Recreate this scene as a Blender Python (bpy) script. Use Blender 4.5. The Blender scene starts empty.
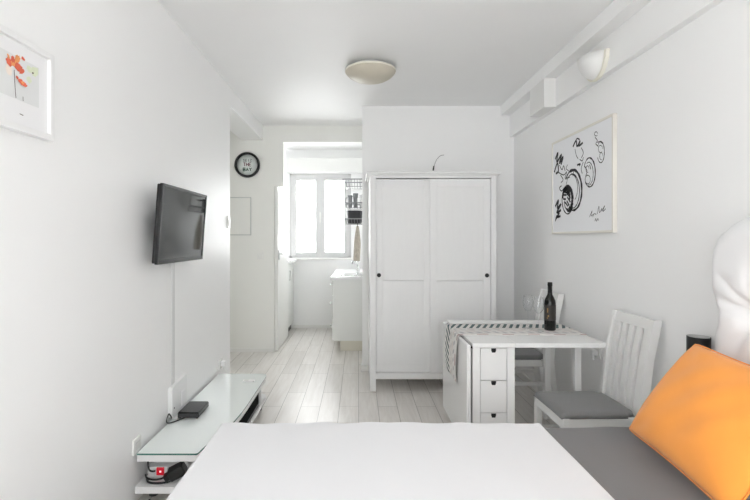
import bpy, bmesh, math, random
from mathutils import Vector, Matrix, Euler
random.seed(7)
scene = bpy.context.scene
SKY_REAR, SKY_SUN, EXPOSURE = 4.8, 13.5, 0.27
COL = scene.collection
PI = math.pi
CZ = 1.375            # height of the camera above the floor
F = 460.0             # focal length in pixels
VX, VY = 358.0, 239.0 # where lines running down the room vanish

def at(px, py, d):
    """photo point at distance d -> place in the room"""
    return Vector(((px - VX) * d / F, d, CZ - (py - VY) * d / F))

def on_wall(px, py, X):
    """photo point on a side wall at x = X"""
    d = X * F / (px - VX)
    return Vector((X, d, CZ - (py - VY) * d / F))

# ------------------------------------------------------------------ materials
def nodes_of(name):
    m = bpy.data.materials.new(name); m.use_nodes = True
    nt = m.node_tree
    return m, nt, nt.nodes['Principled BSDF']

def mat(name, col, rough=0.5, metal=0.0, spec=0.5, var=0.0, vscale=4.0, bump=0.0, bscale=120.0,
        emit=0.0, coat=0.0, trans=0.0, ior=1.45, sheen=0.0, stretch=None):
    m, nt, b = nodes_of(name)
    b.inputs['Base Color'].default_value = (*col, 1)
    b.inputs['Roughness'].default_value = rough
    b.inputs['Metallic'].default_value = metal
    b.inputs['Specular IOR Level'].default_value = spec
    b.inputs['IOR'].default_value = ior
    b.inputs['Transmission Weight'].default_value = trans
    b.inputs['Coat Weight'].default_value = coat
    b.inputs['Sheen Weight'].default_value = sheen
    if emit:
        b.inputs['Emission Color'].default_value = (*col, 1)
        b.inputs['Emission Strength'].default_value = emit
    tc = nt.nodes.new('ShaderNodeTexCoord')
    src = tc.outputs['Object']
    if stretch:
        mp = nt.nodes.new('ShaderNodeMapping'); mp.inputs['Scale'].default_value = stretch
        nt.links.new(src, mp.inputs['Vector']); src = mp.outputs['Vector']
    if var:
        n = nt.nodes.new('ShaderNodeTexNoise'); n.inputs['Scale'].default_value = vscale; n.inputs['Detail'].default_value = 4
        r = nt.nodes.new('ShaderNodeMixRGB')
        r.inputs['Color1'].default_value = (*[c * (1 - var) for c in col], 1)
        r.inputs['Color2'].default_value = (*[min(1, c * (1 + var)) for c in col], 1)
        nt.links.new(src, n.inputs['Vector']); nt.links.new(n.outputs['Fac'], r.inputs['Fac'])
        nt.links.new(r.outputs['Color'], b.inputs['Base Color'])
    if bump:
        n = nt.nodes.new('ShaderNodeTexNoise'); n.inputs['Scale'].default_value = bscale; n.inputs['Detail'].default_value = 3
        bp = nt.nodes.new('ShaderNodeBump'); bp.inputs['Strength'].default_value = bump; bp.inputs['Distance'].default_value = 0.002
        nt.links.new(src, n.inputs['Vector']); nt.links.new(n.outputs['Fac'], bp.inputs['Height'])
        nt.links.new(bp.outputs['Normal'], b.inputs['Normal'])
    return m

M = {}
M['wall'] = mat('wall_paint', (.90, .90, .90), .42, spec=.35, var=.012, vscale=1.5, bump=.08, bscale=60)
M['wall_gloss'] = mat('wall_satin_paint', (.90, .90, .90), .40, spec=.75, var=.012, vscale=1.5, bump=.06, bscale=25)
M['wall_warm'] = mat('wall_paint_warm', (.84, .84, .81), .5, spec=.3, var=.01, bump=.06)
M['ceiling'] = mat('ceiling_paint', (.88, .88, .88), .55, spec=.5, var=.01, bump=.08, bscale=40)
M['trim'] = mat('trim_white', (.82, .82, .80), .35)
M['white_lacquer'] = mat('white_lacquer', (.80, .80, .80), .28, spec=.5, var=.01, vscale=3)
M['wardrobe'] = mat('wardrobe_white', (.80, .80, .80), .4, var=.02, vscale=6, bump=.1, bscale=30, stretch=(8, 8, 1))
M['table_white'] = mat('table_white', (.89, .89, .885), .22, spec=.5, var=.01)
M['chair_white'] = mat('chair_white', (.80, .80, .79), .32, var=.015)
M['black'] = mat('black_plastic', (.012, .012, .013), .35)
M['black_gloss'] = mat('black_gloss', (.006, .006, .007), .22, spec=.3)
M['black_matt'] = mat('black_matt', (.008, .008, .008), .9, spec=.05)
M['screen'] = mat('tv_screen', (.012, .013, .013), .05, spec=.35, ior=1.5)
M['dark_grey'] = mat('dark_grey', (.05, .05, .052), .4)
M['bezel'] = mat('tv_bezel', (.02, .02, .021), .2, spec=.5)
M['grey_seat'] = mat('grey_seat_fabric', (.23, .23, .232), .9, spec=.15, var=.12, vscale=160, bump=.35, bscale=500, sheen=.2)
M['grey_sheet'] = mat('grey_sheet', (.20, .196, .203), .85, spec=.15, var=.03, vscale=5, bump=.15, bscale=300, sheen=.15)
M['duvet'] = mat('white_bedspread', (.83, .83, .85), .85, spec=.15, var=.01, vscale=3, bump=.15, bscale=400)
M['slipcover'] = mat('white_slipcover', (.84, .84, .85), .8, spec=.2, var=.01, bump=.15, bscale=250)
M['orange'] = mat('orange_velvet', (.96, .365, .07), .85, spec=.12, var=.05, vscale=7, bump=.2, bscale=420, sheen=.25)
M['frame_white'] = mat('frame_white', (.84, .84, .84), .3)
M['frame_champagne'] = mat('frame_champagne', (.80, .78, .72), .35, metal=.15, var=.03)
M['paper'] = mat('paper_white', (.84, .84, .85), .6)
M['print_grey'] = mat('print_ground', (.74, .75, .75), .6, var=.03, vscale=14)
M['canvas'] = mat('canvas_white', (.87, .88, .90), .55, bump=.1, bscale=300)
M['ink'] = mat('ink_black', (.02, .02, .025), .6)
M['petal'] = mat('petal_red', (.74, .15, .085), .6, var=.35, vscale=45)
M['petal_orange'] = mat('petal_orange', (.85, .36, .13), .6, var=.2, vscale=40)
M['leaf_green'] = mat('pale_green_wash', (.68, .73, .55), .6, var=.1, vscale=40)
M['wash_peach'] = mat('peach_wash', (.84, .74, .66), .6, var=.06, vscale=40)
M['stem_brown'] = mat('stem_brown', (.12, .09, .08), .6)
M['alabaster'] = mat('alabaster_shade', (.60, .555, .46), .5, var=.08, vscale=10)
M['chrome'] = mat('chrome', (.7, .71, .71), .15, metal=1.0)
M['steel'] = mat('steel_wire', (.30, .30, .31), .35, metal=.9)
M['plaster'] = mat('plaster_white', (.80, .80, .79), .5)
M['cream'] = mat('cream_plastic', (.84, .82, .72), .3)
M['switch'] = mat('switch_white', (.84, .84, .82), .25)
M['socket_hole'] = mat('socket_hole', (.62, .62, .61), .5)
M['plastic_white'] = mat('plastic_white', (.84, .84, .84), .3)
M['red_switch'] = mat('red_rocker_switch', (.75, .01, .03), .3, emit=.08)
M['red_lamp'] = mat('neon_spot', (1.0, .55, .6), .3, emit=.7)
M['bottle'] = mat('bottle_glass', (.006, .007, .006), .06, spec=.6)
M['foil'] = mat('bottle_foil', (.01, .01, .011), .3)
M['label_dark'] = mat('bottle_label', (.035, .03, .028), .5, var=.3, vscale=40)
M['gold'] = mat('gold_print', (.35, .22, .09), .4, metal=.5)
M['sash'] = mat('sash_white', (.64, .64, .64), .5, spec=.2)
M['raceway'] = mat('raceway_grey_white', (.70, .70, .70), .4)
M['teal'] = mat('kitchen_grey', (.55, .57, .56), .4)
M['towel'] = mat('towel_beige', (.55, .50, .43), .95, spec=.1, var=.3, vscale=30, bump=.3)
M['ceramic'] = mat('ceramic_grey', (.30, .31, .32), .25)
M['ceramic_white'] = mat('ceramic_white', (.8, .8, .8), .2)
M['pan'] = mat('pan_dark', (.05, .05, .055), .4)
M['plinth'] = mat('plinth_cream', (.72, .69, .60), .5)
M['cabinet'] = mat('kitchen_cabinet_white', (.78, .79, .77), .3)
M['worktop'] = mat('worktop_white', (.84, .84, .84), .2)
M['stand_wood'] = mat('stand_white_wood', (.7, .7, .7), .4)
M['dial'] = mat('dial_white', (.74, .78, .76), .4)
M['dial_grey'] = mat('dial_grey_print', (.16, .18, .18), .5)
M['dial_red'] = mat('dial_plum_print', (.18, .07, .10), .5)
M['dial_green'] = mat('dial_green_print', (.03, .09, .06), .5)

def glass(name, tint=(1, 1, 1), rough=0.0, ior=1.45):
    m, nt, b = nodes_of(name)
    nt.nodes.remove(b)
    out = nt.nodes['Material Output']
    tr = nt.nodes.new('ShaderNodeBsdfTransparent'); tr.inputs['Color'].default_value = (*tint, 1)
    gl = nt.nodes.new('ShaderNodeBsdfGlossy'); gl.inputs['Roughness'].default_value = rough
    lw = nt.nodes.new('ShaderNodeLayerWeight'); lw.inputs['Blend'].default_value = .5
    pw = nt.nodes.new('ShaderNodeMath'); pw.operation = 'POWER'; pw.inputs[1].default_value = 4.0
    fr = nt.nodes.new('ShaderNodeMath'); fr.operation = 'MULTIPLY_ADD'; fr.inputs[1].default_value = .75; fr.inputs[2].default_value = .045
    nt.links.new(lw.outputs['Facing'], pw.inputs[0]); nt.links.new(pw.outputs[0], fr.inputs[0])
    mx = nt.nodes.new('ShaderNodeMixShader')
    nt.links.new(fr.outputs[0], mx.inputs['Fac']); nt.links.new(tr.outputs['BSDF'], mx.inputs[1])
    nt.links.new(gl.outputs['BSDF'], mx.inputs[2]); nt.links.new(mx.outputs['Shader'], out.inputs['Surface'])
    return m
M['pane'] = glass('window_glass', (.97, .98, .98))
M['bluish_pane'] = mat('bluish_door_glass', (.40, .47, .54), .5, spec=.1)
M['stemware'] = glass('stemware_glass', (.985, .988, .99), 0.0, 1.5)
M['glass_top'] = mat('glass_sheet', (.85, .90, .89), .05, spec=.6, coat=.5)
M['glass_edge'] = mat('glass_edge_green', (.05, .17, .14), .1, spec=.6)

def floor_material():
    m, nt, b = nodes_of('pale_wood_look_planks')
    N, L = nt.nodes, nt.links
    tc = N.new('ShaderNodeTexCoord')
    sep = N.new('ShaderNodeSeparateXYZ'); L.new(tc.outputs['Object'], sep.inputs['Vector'])
    cmb = N.new('ShaderNodeCombineXYZ')
    ax = N.new('ShaderNodeMath'); ax.operation = 'ADD'; ax.inputs[1].default_value = 10.0 * .158 + .0735 + .158 * .5
    ay = N.new('ShaderNodeMath'); ay.operation = 'ADD'; ay.inputs[1].default_value = 10 - .32
    L.new(sep.outputs['X'], ax.inputs[0]); L.new(sep.outputs['Y'], ay.inputs[0])
    L.new(ay.outputs[0], cmb.inputs['X']); L.new(ax.outputs[0], cmb.inputs['Y'])
    br = N.new('ShaderNodeTexBrick')
    br.inputs['Scale'].default_value = 1.0
    br.inputs['Brick Width'].default_value = 0.92; br.inputs['Row Height'].default_value = 0.158
    br.inputs['Mortar Size'].default_value = 0.0022; br.inputs['Mortar Smooth'].default_value = 0.2
    br.offset = 0.37; br.offset_frequency = 2
    br.inputs['Color1'].default_value = (.82, .795, .77, 1); br.inputs['Color2'].default_value = (.72, .695, .665, 1)
    br.inputs['Mortar'].default_value = (.33, .31, .29, 1)
    L.new(cmb.outputs['Vector'], br.inputs['Vector'])
    mp = N.new('ShaderNodeMapping'); mp.inputs['Scale'].default_value = (14, 1.1, 1)
    L.new(tc.outputs['Object'], mp.inputs['Vector'])
    n = N.new('ShaderNodeTexNoise'); n.inputs['Scale'].default_value = 2.2; n.inputs['Detail'].default_value = 7; n.inputs['Roughness'].default_value = .62
    n.inputs['Distortion'].default_value = .6
    L.new(mp.outputs['Vector'], n.inputs['Vector'])
    cr = N.new('ShaderNodeValToRGB'); cr.color_ramp.elements[0].position = .34; cr.color_ramp.elements[0].color = (.87, .855, .84, 1)
    cr.color_ramp.elements[1].position = .66; cr.color_ramp.elements[1].color = (1, 1, 1, 1)
    L.new(n.outputs['Fac'], cr.inputs['Fac'])
    mul = N.new('ShaderNodeMixRGB'); mul.blend_type = 'MULTIPLY'; mul.inputs['Fac'].default_value = 1
    L.new(br.outputs['Color'], mul.inputs['Color1']); L.new(cr.outputs['Color'], mul.inputs['Color2'])
    L.new(mul.outputs['Color'], b.inputs['Base Color'])
    b.inputs['Roughness'].default_value = .33
    bp = N.new('ShaderNodeBump'); bp.inputs['Strength'].default_value = .25; bp.inputs['Distance'].default_value = .002; bp.invert = True
    L.new(br.outputs['Fac'], bp.inputs['Height']); L.new(bp.outputs['Normal'], b.inputs['Normal'])
    return m
M['floor'] = floor_material()

def runner_material():
    """off-white cloth with slanted teal bars along the far edge, pale rows in the middle and dashes on the near edge"""
    m, nt, b = nodes_of('woven_runner')
    N, L = nt.nodes, nt.links
    uv = N.new('ShaderNodeUVMap'); uv.uv_map = 'UVMap'
    s = N.new('ShaderNodeSeparateXYZ'); L.new(uv.outputs['UV'], s.inputs['Vector'])
    def mth(op, a, bb=None):
        n = N.new('ShaderNodeMath'); n.operation = op
        for i, v in enumerate((a, bb)):
            if v is None: continue
            if isinstance(v, (int, float)): n.inputs[i].default_value = v
            else: L.new(v, n.inputs[i])
        return n.outputs[0]
    U, V = s.outputs['X'], s.outputs['Y']           # metres along, metres across
    def stripes(period, slant, duty, phase=0.0):
        x = mth('ADD', mth('MULTIPLY', U, 1 / period), mth('MULTIPLY', V, slant / period))
        return mth('LESS_THAN', mth('FRACT', mth('ADD', x, 50.0 + phase)), duty)
    def band(a, c):
        return mth('MULTIPLY', mth('GREATER_THAN', V, a), mth('LESS_THAN', V, c))
    col = None
    def over(base, mask, colour):
        mx = N.new('ShaderNodeMixRGB')
        if isinstance(base, tuple): mx.inputs['Color1'].default_value = (*base, 1)
        else: L.new(base, mx.inputs['Color1'])
        mx.inputs['Color2'].default_value = (*colour, 1)
        L.new(mask, mx.inputs['Fac']); return mx.outputs['Color']
    c = (.76, .74, .72)
    c = over(c, mth('MULTIPLY', band(.235, .38), stripes(.047, .42, .48)), (.12, .165, .17))
    c = over(c, mth('MULTIPLY', band(.195, .215), stripes(.09, 0, .55, .3)), (.66, .58, .56))
    c = over(c, mth('MULTIPLY', band(.165, .18), stripes(.06, -.6, .5)), (.56, .55, .55))
    c = over(c, mth('MULTIPLY', band(.125, .145), stripes(.11, 0, .6, .6)), (.68, .60, .58))
    c = over(c, mth('MULTIPLY', band(.06, .105), stripes(.058, -.5, .45)), (.52, .50, .52))
    c = over(c, mth('MULTIPLY', band(.008, .03), stripes(.17, 0, .45, .2)), (.50, .36, .36))
    L.new(c, b.inputs['Base Color'])
    b.inputs['Roughness'].default_value = .9; b.inputs['Specular IOR Level'].default_value = .1
    return m
M['runner'] = runner_material()

# ------------------------------------------------------------------ mesh builder
class MB:
    def __init__(s): s.v, s.f, s.mi, s.sm, s.uv = [], [], [], [], None
    def add(s, vs, fs, mi=0, smooth=False, T=None):
        o = len(s.v)
        s.v += [(T @ Vector(v)) if T else Vector(v) for v in vs]
        for f in fs:
            s.f.append([i + o for i in f]); s.mi.append(mi); s.sm.append(smooth)
        return s
    def box(s, x0, x1, y0, y1, z0, z1, bev=0.0, mi=0, T=None, seg=2):
        bm = bmesh.new()
        bmesh.ops.create_cube(bm, size=1)
        for v in bm.verts:
            v.co = Vector(((x0 + x1) / 2 + v.co.x * (x1 - x0), (y0 + y1) / 2 + v.co.y * (y1 - y0), (z0 + z1) / 2 + v.co.z * (z1 - z0)))
        if bev:
            bmesh.ops.bevel(bm, geom=bm.edges[:], offset=bev, segments=seg, affect='EDGES', profile=.5)
        bm.verts.index_update()
        s.add([v.co.copy() for v in bm.verts], [[v.index for v in f.verts] for f in bm.faces], mi, False, T)
        bm.free(); return s
    def bar(s, a, b, w, d, bev=0.003, mi=0, up=(0, 1, 0)):
        """rectangular bar from a to b, w wide across 'up', d along it"""
        a, b = Vector(a), Vector(b); z = (b - a).normalized(); y = Vector(up); y = (y - z * y.dot(z)).normalized(); x = y.cross(z)
        R = Matrix((x, y, z)).transposed().to_4x4(); R.translation = a
        return s.box(-w / 2, w / 2, -d / 2, d / 2, 0, (b - a).length, bev, mi, R)
    def tube(s, pts, r, n=8, mi=0, cap=True):
        pts = [Vector(p) for p in pts]; rs = r if isinstance(r, (list, tuple)) else [r] * len(pts)
        vs, fs = [], []; ref = None
        for i, p in enumerate(pts):
            t = (pts[min(i + 1, len(pts) - 1)] - pts[max(i - 1, 0)]).normalized()
            if ref is None:
                ref = Vector((0, 0, 1)) if abs(t.z) < .9 else Vector((1, 0, 0))
            u = (ref - t * ref.dot(t)).normalized(); w = t.cross(u); ref = u
            for k in range(n):
                a = 2 * PI * k / n; vs.append(p + (u * math.cos(a) + w * math.sin(a)) * rs[i])
        for i in range(len(pts) - 1):
            for k in range(n):
                fs.append([i * n + k, i * n + (k + 1) % n, (i + 1) * n + (k + 1) % n, (i + 1) * n + k])
        if cap:
            fs.append(list(range(n))[::-1]); fs.append([(len(pts) - 1) * n + k for k in range(n)])
        return s.add(vs, fs, mi, True)
    def lathe(s, prof, c=(0, 0, 0), n=32, mi=0, T=None, a0=0, a1=2 * PI, smooth=True):
        full = abs(a1 - a0 - 2 * PI) < 1e-6
        m = n if full else n + 1
        vs, fs = [], []; c = Vector(c)
        for r, z in prof:
            for k in range(m):
                a = a0 + (a1 - a0) * k / n; vs.append(c + Vector((r * math.cos(a), r * math.sin(a), z)))
        for i in range(len(prof) - 1):
            for k in range(n):
                k2 = (k + 1) % m if full else k + 1
                fs.append([i * m + k, i * m + k2, (i + 1) * m + k2, (i + 1) * m + k])
        return s.add(vs, fs, mi, smooth, T)
    def prism(s, poly, z0, z1, mi=0, T=None):
        n = len(poly)
        vs = [(x, y, z0) for x, y in poly] + [(x, y, z1) for x, y in poly]
        fs = [list(range(n))[::-1], list(range(n, 2 * n))] + [[i, (i + 1) % n, n + (i + 1) % n, n + i] for i in range(n)]
        return s.add(vs, fs, mi, False, T)
    def ribbon(s, pts, w, axis_n, mi=0):
        """flat stroke of width w (or list of widths) lying across normal axis_n"""
        pts = [Vector(p) for p in pts]; nrm = Vector(axis_n); vs, fs = [], []
        ws = w if isinstance(w, (list, tuple)) else [w] * len(pts)
        for i, p in enumerate(pts):
            t = (pts[min(i + 1, len(pts) - 1)] - pts[max(i - 1, 0)]).normalized()
            q = nrm.cross(t).normalized() * ws[i] / 2
            vs += [p - q, p + q]
        for i in range(len(pts) - 1): fs.append([2 * i, 2 * i + 1, 2 * i + 3, 2 * i + 2])
        return s.add(vs, fs, mi)
    def sheet(s, fn, nu, nv, mi=0, smooth=True, closed_u=False):
        vs = [fn(i / nu, j / nv) for j in range(nv + 1) for i in range(nu + 1)]
        fs = [[j * (nu + 1) + i, j * (nu + 1) + i + 1, (j + 1) * (nu + 1) + i + 1, (j + 1) * (nu + 1) + i] for j in range(nv) for i in range(nu)]
        return s.add(vs, fs, mi, smooth)

def origin_of(p):
    o = Vector((0, 0, 0))
    while p: o += p.location; p = p.parent
    return o

def obj(name, mb, material, parent=None, weld=False, subsurf=0, solid=0.0, loc=None):
    o0 = origin_of(parent) if parent else (Vector(loc) if loc is not None else Vector((0, 0, 0)))
    me = bpy.data.meshes.new(name)
    me.from_pydata([v - o0 for v in mb.v], [], mb.f)
    ms = material if isinstance(material, (list, tuple)) else [material]
    for m in ms: me.materials.append(M[m] if isinstance(m, str) else m)
    for p, mi, sm in zip(me.polygons, mb.mi, mb.sm): p.material_index = mi; p.use_smooth = sm
    bm = bmesh.new(); bm.from_mesh(me)
    if weld: bmesh.ops.remove_doubles(bm, verts=bm.verts, dist=1e-5)
    bmesh.ops.recalc_face_normals(bm, faces=bm.faces[:])
    bm.to_mesh(me); bm.free(); me.update()
    o = bpy.data.objects.new(name, me); COL.objects.link(o)
    if parent: o.parent = parent
    else: o.location = o0
    if solid:
        md = o.modifiers.new('solid', 'SOLIDIFY'); md.thickness = solid; md.offset = 0
    if subsurf:
        md = o.modifiers.new('sub', 'SUBSURF'); md.levels = subsurf; md.render_levels = subsurf
    return o

def thing(name, label, cat, loc, group=None):
    o = bpy.data.objects.new(name, None); COL.objects.link(o); o.location = loc; o.empty_display_size = .1
    o['label'] = label; o['category'] = cat; o['kind'] = 'thing'
    if group: o['group'] = group
    return o

def tag(o, label, cat, group=None):
    o['label'] = label; o['category'] = cat; o['kind'] = 'thing'
    if group: o['group'] = group
    return o

def struct(name, mb, material, label, parent=None, cat='wall'):
    o = obj(name, mb, material, parent)
    if not parent: o['kind'] = 'structure'; o['label'] = label; o['category'] = cat
    return o

# ------------------------------------------------------------------ the room
XL, XR, CEIL = -1.16, 1.62, 2.757
YREAR, YFAR, YHALL, YKIT = -3.2, 4.78, 5.60, 7.10
KR, NICHE = .16, -2.5        # kitchen's right wall, end of the side passage

struct('floor', MB().box(NICHE - .2, XR + .2, YREAR - .2, YKIT + .3, -.1, 0), 'floor', 'pale wood look plank floor running towards the kitchen', cat='floor')
struct('ceiling', MB().box(NICHE - .2, XR + .2, YREAR - .2, YKIT + .3, CEIL, CEIL + .1), 'ceiling', 'plain white painted ceiling', cat='ceiling')
YL = 4.17
ly0, ly1, lz0, lz1 = -2.9, -.5, .5, 2.5
struct('wall_left', MB().box(XL - .26, XL, ly1, YL, 0, CEIL).box(XL - .26, XL, YREAR, ly0, 0, CEIL).box(XL - .26, XL, ly0, ly1, 0, lz0).box(XL - .26, XL, ly0, ly1, lz1, CEIL),
       'wall_gloss', 'white satin wall carrying the television')
struct('beam_left', MB().box(XL - .26, XL, YL, YHALL, CZ + 1.205, CEIL), 'wall', 'white header over the side passage beyond the television wall', cat='beam')
struct('wall_right', MB().box(XR, XR + .15, YREAR, YFAR + .1, 0, CEIL), 'wall', 'white wall behind the table and headboard')
struct('wall_far', MB().box(.045, XR, YFAR, YFAR + .12, 0, CEIL), 'wall', 'white wall behind the wardrobe')
ny0, ny1, nz0, nz1 = 4.28, 4.66, .9, 2.3
struct('wall_passage', MB().box(NICHE - .1, NICHE, YL - .1, ny0, 0, CEIL).box(NICHE - .1, NICHE, ny1, YHALL + .1, 0, CEIL)
       .box(NICHE - .1, NICHE, ny0, ny1, 0, nz0).box(NICHE - .1, NICHE, ny0, ny1, nz1, CEIL), 'wall_warm', 'white end wall of the side passage with an added window')
struct('wall_passage_near', MB().box(NICHE, XL - .26, YL - .1, YL, 0, CEIL), 'wall_warm', 'white wall behind the television wall')
hall = MB().box(NICHE, -1.02, YHALL, YHALL + .1, 0, CEIL).box(-1.02, -.913, YHALL, YHALL + .1, 2.02, CEIL)
hall.box(-.913, KR, YHALL, YHALL + .1, CZ + 1.18, CEIL)
struct('wall_hall', hall, 'wall_warm', 'white wall with the clock and the opening into the kitchen')
struct('wall_partition', MB().box(-1.16, -1.02, YHALL + .1, 6.50, 0, CEIL), 'wall', 'white partition on the left of the kitchen opening')
struct('wall_kitchen_left', MB().box(-1.75, -1.63, 6.4, YKIT, 0, CEIL), 'wall', 'white wall on the left of the kitchen window')
struct('wall_recess', MB().box(-1.63, -1.14, 6.4, 6.5, 0, CEIL), 'wall', 'white wall beside the left kitchen cabinet')
struct('wall_kitchen_right', MB().box(KR, KR + .1, YFAR + .12, YKIT, 0, CEIL), 'wall', 'white wall behind the sink')
# kitchen end wall with its window opening
wx0, wx1, wz0, wz1 = -1.056, -.108, CZ - .29, CZ + 1.01
struct('wall_window', MB().box(-1.75, wx0, YKIT, YKIT + .2, 0, CEIL).box(wx1, KR + .1, YKIT, YKIT + .2, 0, CEIL)
       .box(wx0, wx1, YKIT, YKIT + .2, 0, wz0).box(wx0, wx1, YKIT, YKIT + .2, wz1, CEIL), 'wall', 'white kitchen wall below and around the window')
# wall behind the camera with an added, unseen wide window
rx0, rx1, rz0, rz1 = -1.1, 1.55, .2, 2.6
struct('wall_rear', MB().box(XL - .26, rx0, YREAR - .2, YREAR, 0, CEIL).box(rx1, XR + .15, YREAR - .2, YREAR, 0, CEIL)
       .box(rx0, rx1, YREAR - .2, YREAR, 0, rz0).box(rx0, rx1, YREAR - .2, YREAR, rz1, CEIL), 'wall', 'white wall behind the viewer with an added wide window')
# stepped boxing along the top of the right wall
struct('beam_upper', MB().box(1.48, XR, YREAR, YFAR, CZ + 1.28, CEIL, .004), 'wall', 'upper boxing along the top of the right wall', cat='beam')
struct('beam_lower', MB().box(1.575, XR, YREAR, YFAR, CZ + 1.055, CZ + 1.28), 'wall', 'lower boxing stepping down the right wall', cat='beam')
struct('trim_1', MB().box(1.48, 1.575, 3.66, 3.96, CZ + 1.05, CZ + 1.28, .003), 'plaster', 'short boxed block on the right wall boxing', cat='trim')
# baseboards
struct('baseboard_hall', MB().box(NICHE, -1.022, YHALL - .012, YHALL, 0, .045), 'trim', 'low white baseboard under the clock wall', cat='baseboard')
struct('baseboard_kitchen', MB().box(-1.62, KR, YKIT - .012, YKIT, 0, .05), 'trim', 'white baseboard under the kitchen window wall', cat='baseboard')
struct('baseboard_far', MB().box(.03, .105, YFAR - .012, YFAR + .1, 0, .06), 'trim', 'short baseboard at the corner beside the wardrobe', cat='baseboard')
struct('baseboard_right', MB().box(XR - .012, XR, 2.1, YFAR, 0, .06), 'trim', 'white baseboard under the right wall', cat='baseboard')

# kitchen window: frame, two sashes with panes, handle
def window(name, x0, x1, z0, z1, y, label, sashes, inward, fw=.03, sw=.075):
    w = bpy.data.objects.new(name, None); COL.objects.link(w); w.location = ((x0 + x1) / 2, y, z0)
    w['kind'] = 'structure'; w['label'] = label; w['category'] = 'window'
    fr = MB().box(x0, x0 + fw, y, y + .07, z0, z1).box(x1 - fw, x1, y, y + .07, z0, z1).box(x0, x1, y, y + .07, z0, z0 + fw).box(x0, x1, y, y + .07, z1 - fw, z1)
    obj('window_frame', fr, 'sash', w)
    step = (x1 - x0 - 2 * fw) / sashes
    for k in range(sashes):
        a = x0 + fw + k * step; b = a + step; c, d = z0 + fw, z1 - fw
        yy = y - .012 * inward
        s_ = obj('sash', MB().box(a, a + sw, yy, yy + .06, c, d, .004).box(b - sw, b, yy, yy + .06, c, d, .004)
                 .box(a + sw, b - sw, yy, yy + .06, c, c + sw * .75, .004).box(a + sw, b - sw, yy, yy + .06, d - sw, d, .004), 'sash', w)
        obj('pane', MB().box(a + sw, b - sw, yy + .025, yy + .031, c + sw * .75, d - sw), 'pane', s_)
    return w
w1 = window('window_1', wx0, wx1, wz0, wz1, YKIT + .02, 'white two-sash kitchen window blown out by daylight', 2, 1)
mx = (wx0 + wx1) / 2
obj('handle', MB().box(mx - .014, mx + .014, YKIT - .02, YKIT + .01, CZ + .32, CZ + .41, .003).box(mx - .008, mx + .008, YKIT - .045, YKIT - .03, CZ + .25, CZ + .37, .003)
    .box(mx - .007, mx + .007, YKIT - .045, YKIT - .015, CZ + .355, CZ + .37), 'switch', w1)
window('window_added_rear', rx0, rx1, rz0, rz1, YREAR - .15, 'wide white window added unseen behind the viewer', 3, 1)  # unseen, added as the source of the even light from behind
w3 = window('window_added_passage', -(ny1 - ny0) / 2, (ny1 - ny0) / 2, nz0, nz1, 0, 'white window added unseen at the end of the side passage', 1, 1)  # added out of view to brighten the right wall and clock wall
w3.location = (NICHE - .06, (ny0 + ny1) / 2, nz0); w3.rotation_euler = (0, 0, PI / 2)
w4 = window('window_added_left', -(ly1 - ly0) / 2, (ly1 - ly0) / 2, lz0, lz1, 0, 'wide white window added unseen in the left wall behind the viewer', 3, 1)  # unseen extra window, put in to lift the right wall
w4.location = (XL - .16, (ly0 + ly1) / 2, lz0); w4.rotation_euler = (0, 0, PI / 2)
struct('trim_2', MB().box(wx0 - .03, wx1 + .03, YKIT - .06, YKIT + .02, wz0 - .03, wz0 - .002, .004), 'trim', 'white sill under the kitchen window', cat='trim')
struct('trim_3', MB().box(wx0 - .02, KR, YKIT - .11, YKIT, wz1 + .01, wz1 + .22, .004), 'trim', 'white roller shutter box above the kitchen window', cat='trim')

# door leaf standing open against the kitchen wall
d1 = bpy.data.objects.new('door_1', None); COL.objects.link(d1); d1.location = (-1.0, 5.63, 0); d1['kind'] = 'structure'
d1['label'] = 'open white door leaf with a narrow pale pane at the kitchen opening'; d1['category'] = 'door'
leaf = MB().box(-1.018, -.978, 5.615, 6.46, .012, 2.02, .004)
leaf.box(-.985, -.972, 5.66, 5.69, 1.44, 1.95, .002).box(-.985, -.972, 6.12, 6.15, 1.44, 1.95, .002).box(-.985, -.972, 5.66, 6.15, 1.93, 1.96, .002).box(-.985, -.972, 5.66, 6.15, 1.42, 1.45, .002)
obj('door_leaf', leaf, 'trim', d1)
obj('pane', MB().box(-.9795, -.976, 5.69, 6.12, 1.45, 1.93), 'bluish_pane', d1)
obj('gasket', MB().box(-.979, -.9715, 5.69, 5.705, 1.45, 1.93), 'dark_grey', d1)
obj('door_handle', MB().box(-.978, -.965, 5.645, 5.70, 1.12, 1.24, .003).box(-.965, -.935, 5.665, 5.68, 1.185, 1.2, .003).box(-.945, -.93, 5.665, 5.78, 1.183, 1.202, .005), 'teal', d1)

# ------------------------------------------------------------------ left wall
# flower print
yc0, yc1 = 1.375, 1.715; zb, zt = CZ + .362, CZ + .682
t = thing('framed_print', 'white framed flower print on the left wall', 'picture', (XL, (yc0 + yc1) / 2, zb))
fw = .022; xf = XL + .03
fr = MB()
for (a, b, c, d) in ((yc0, yc0 + fw, zb, zt), (yc1 - fw, yc1, zb, zt), (yc0 + fw, yc1 - fw, zb, zb + fw), (yc0 + fw, yc1 - fw, zt - fw, zt)):
    fr.box(XL, xf, a, b, c, d, .002)
obj('frame', fr, 'frame_white', t)
xm = XL + .016
obj('mat_board', MB().box(XL + .004, xm, yc0 + fw, yc1 - fw, zb + fw, zt - fw), 'paper', t)
pr = MB()
xp = xm + .0008
def wl(px, py, x=None):
    return on_wall(px, py, xm if x is None else x)
def zoom8(u, v): return wl(u / 5.56, 40 + v / 5.56)
ztop = wl(20, 58).z; zlow = zoom8(150, 352).z
yr = zoom8(215, 300).y
pr.box(xm, xp, yc0 + .06, yr, zlow, ztop)
layer = [0]
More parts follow.
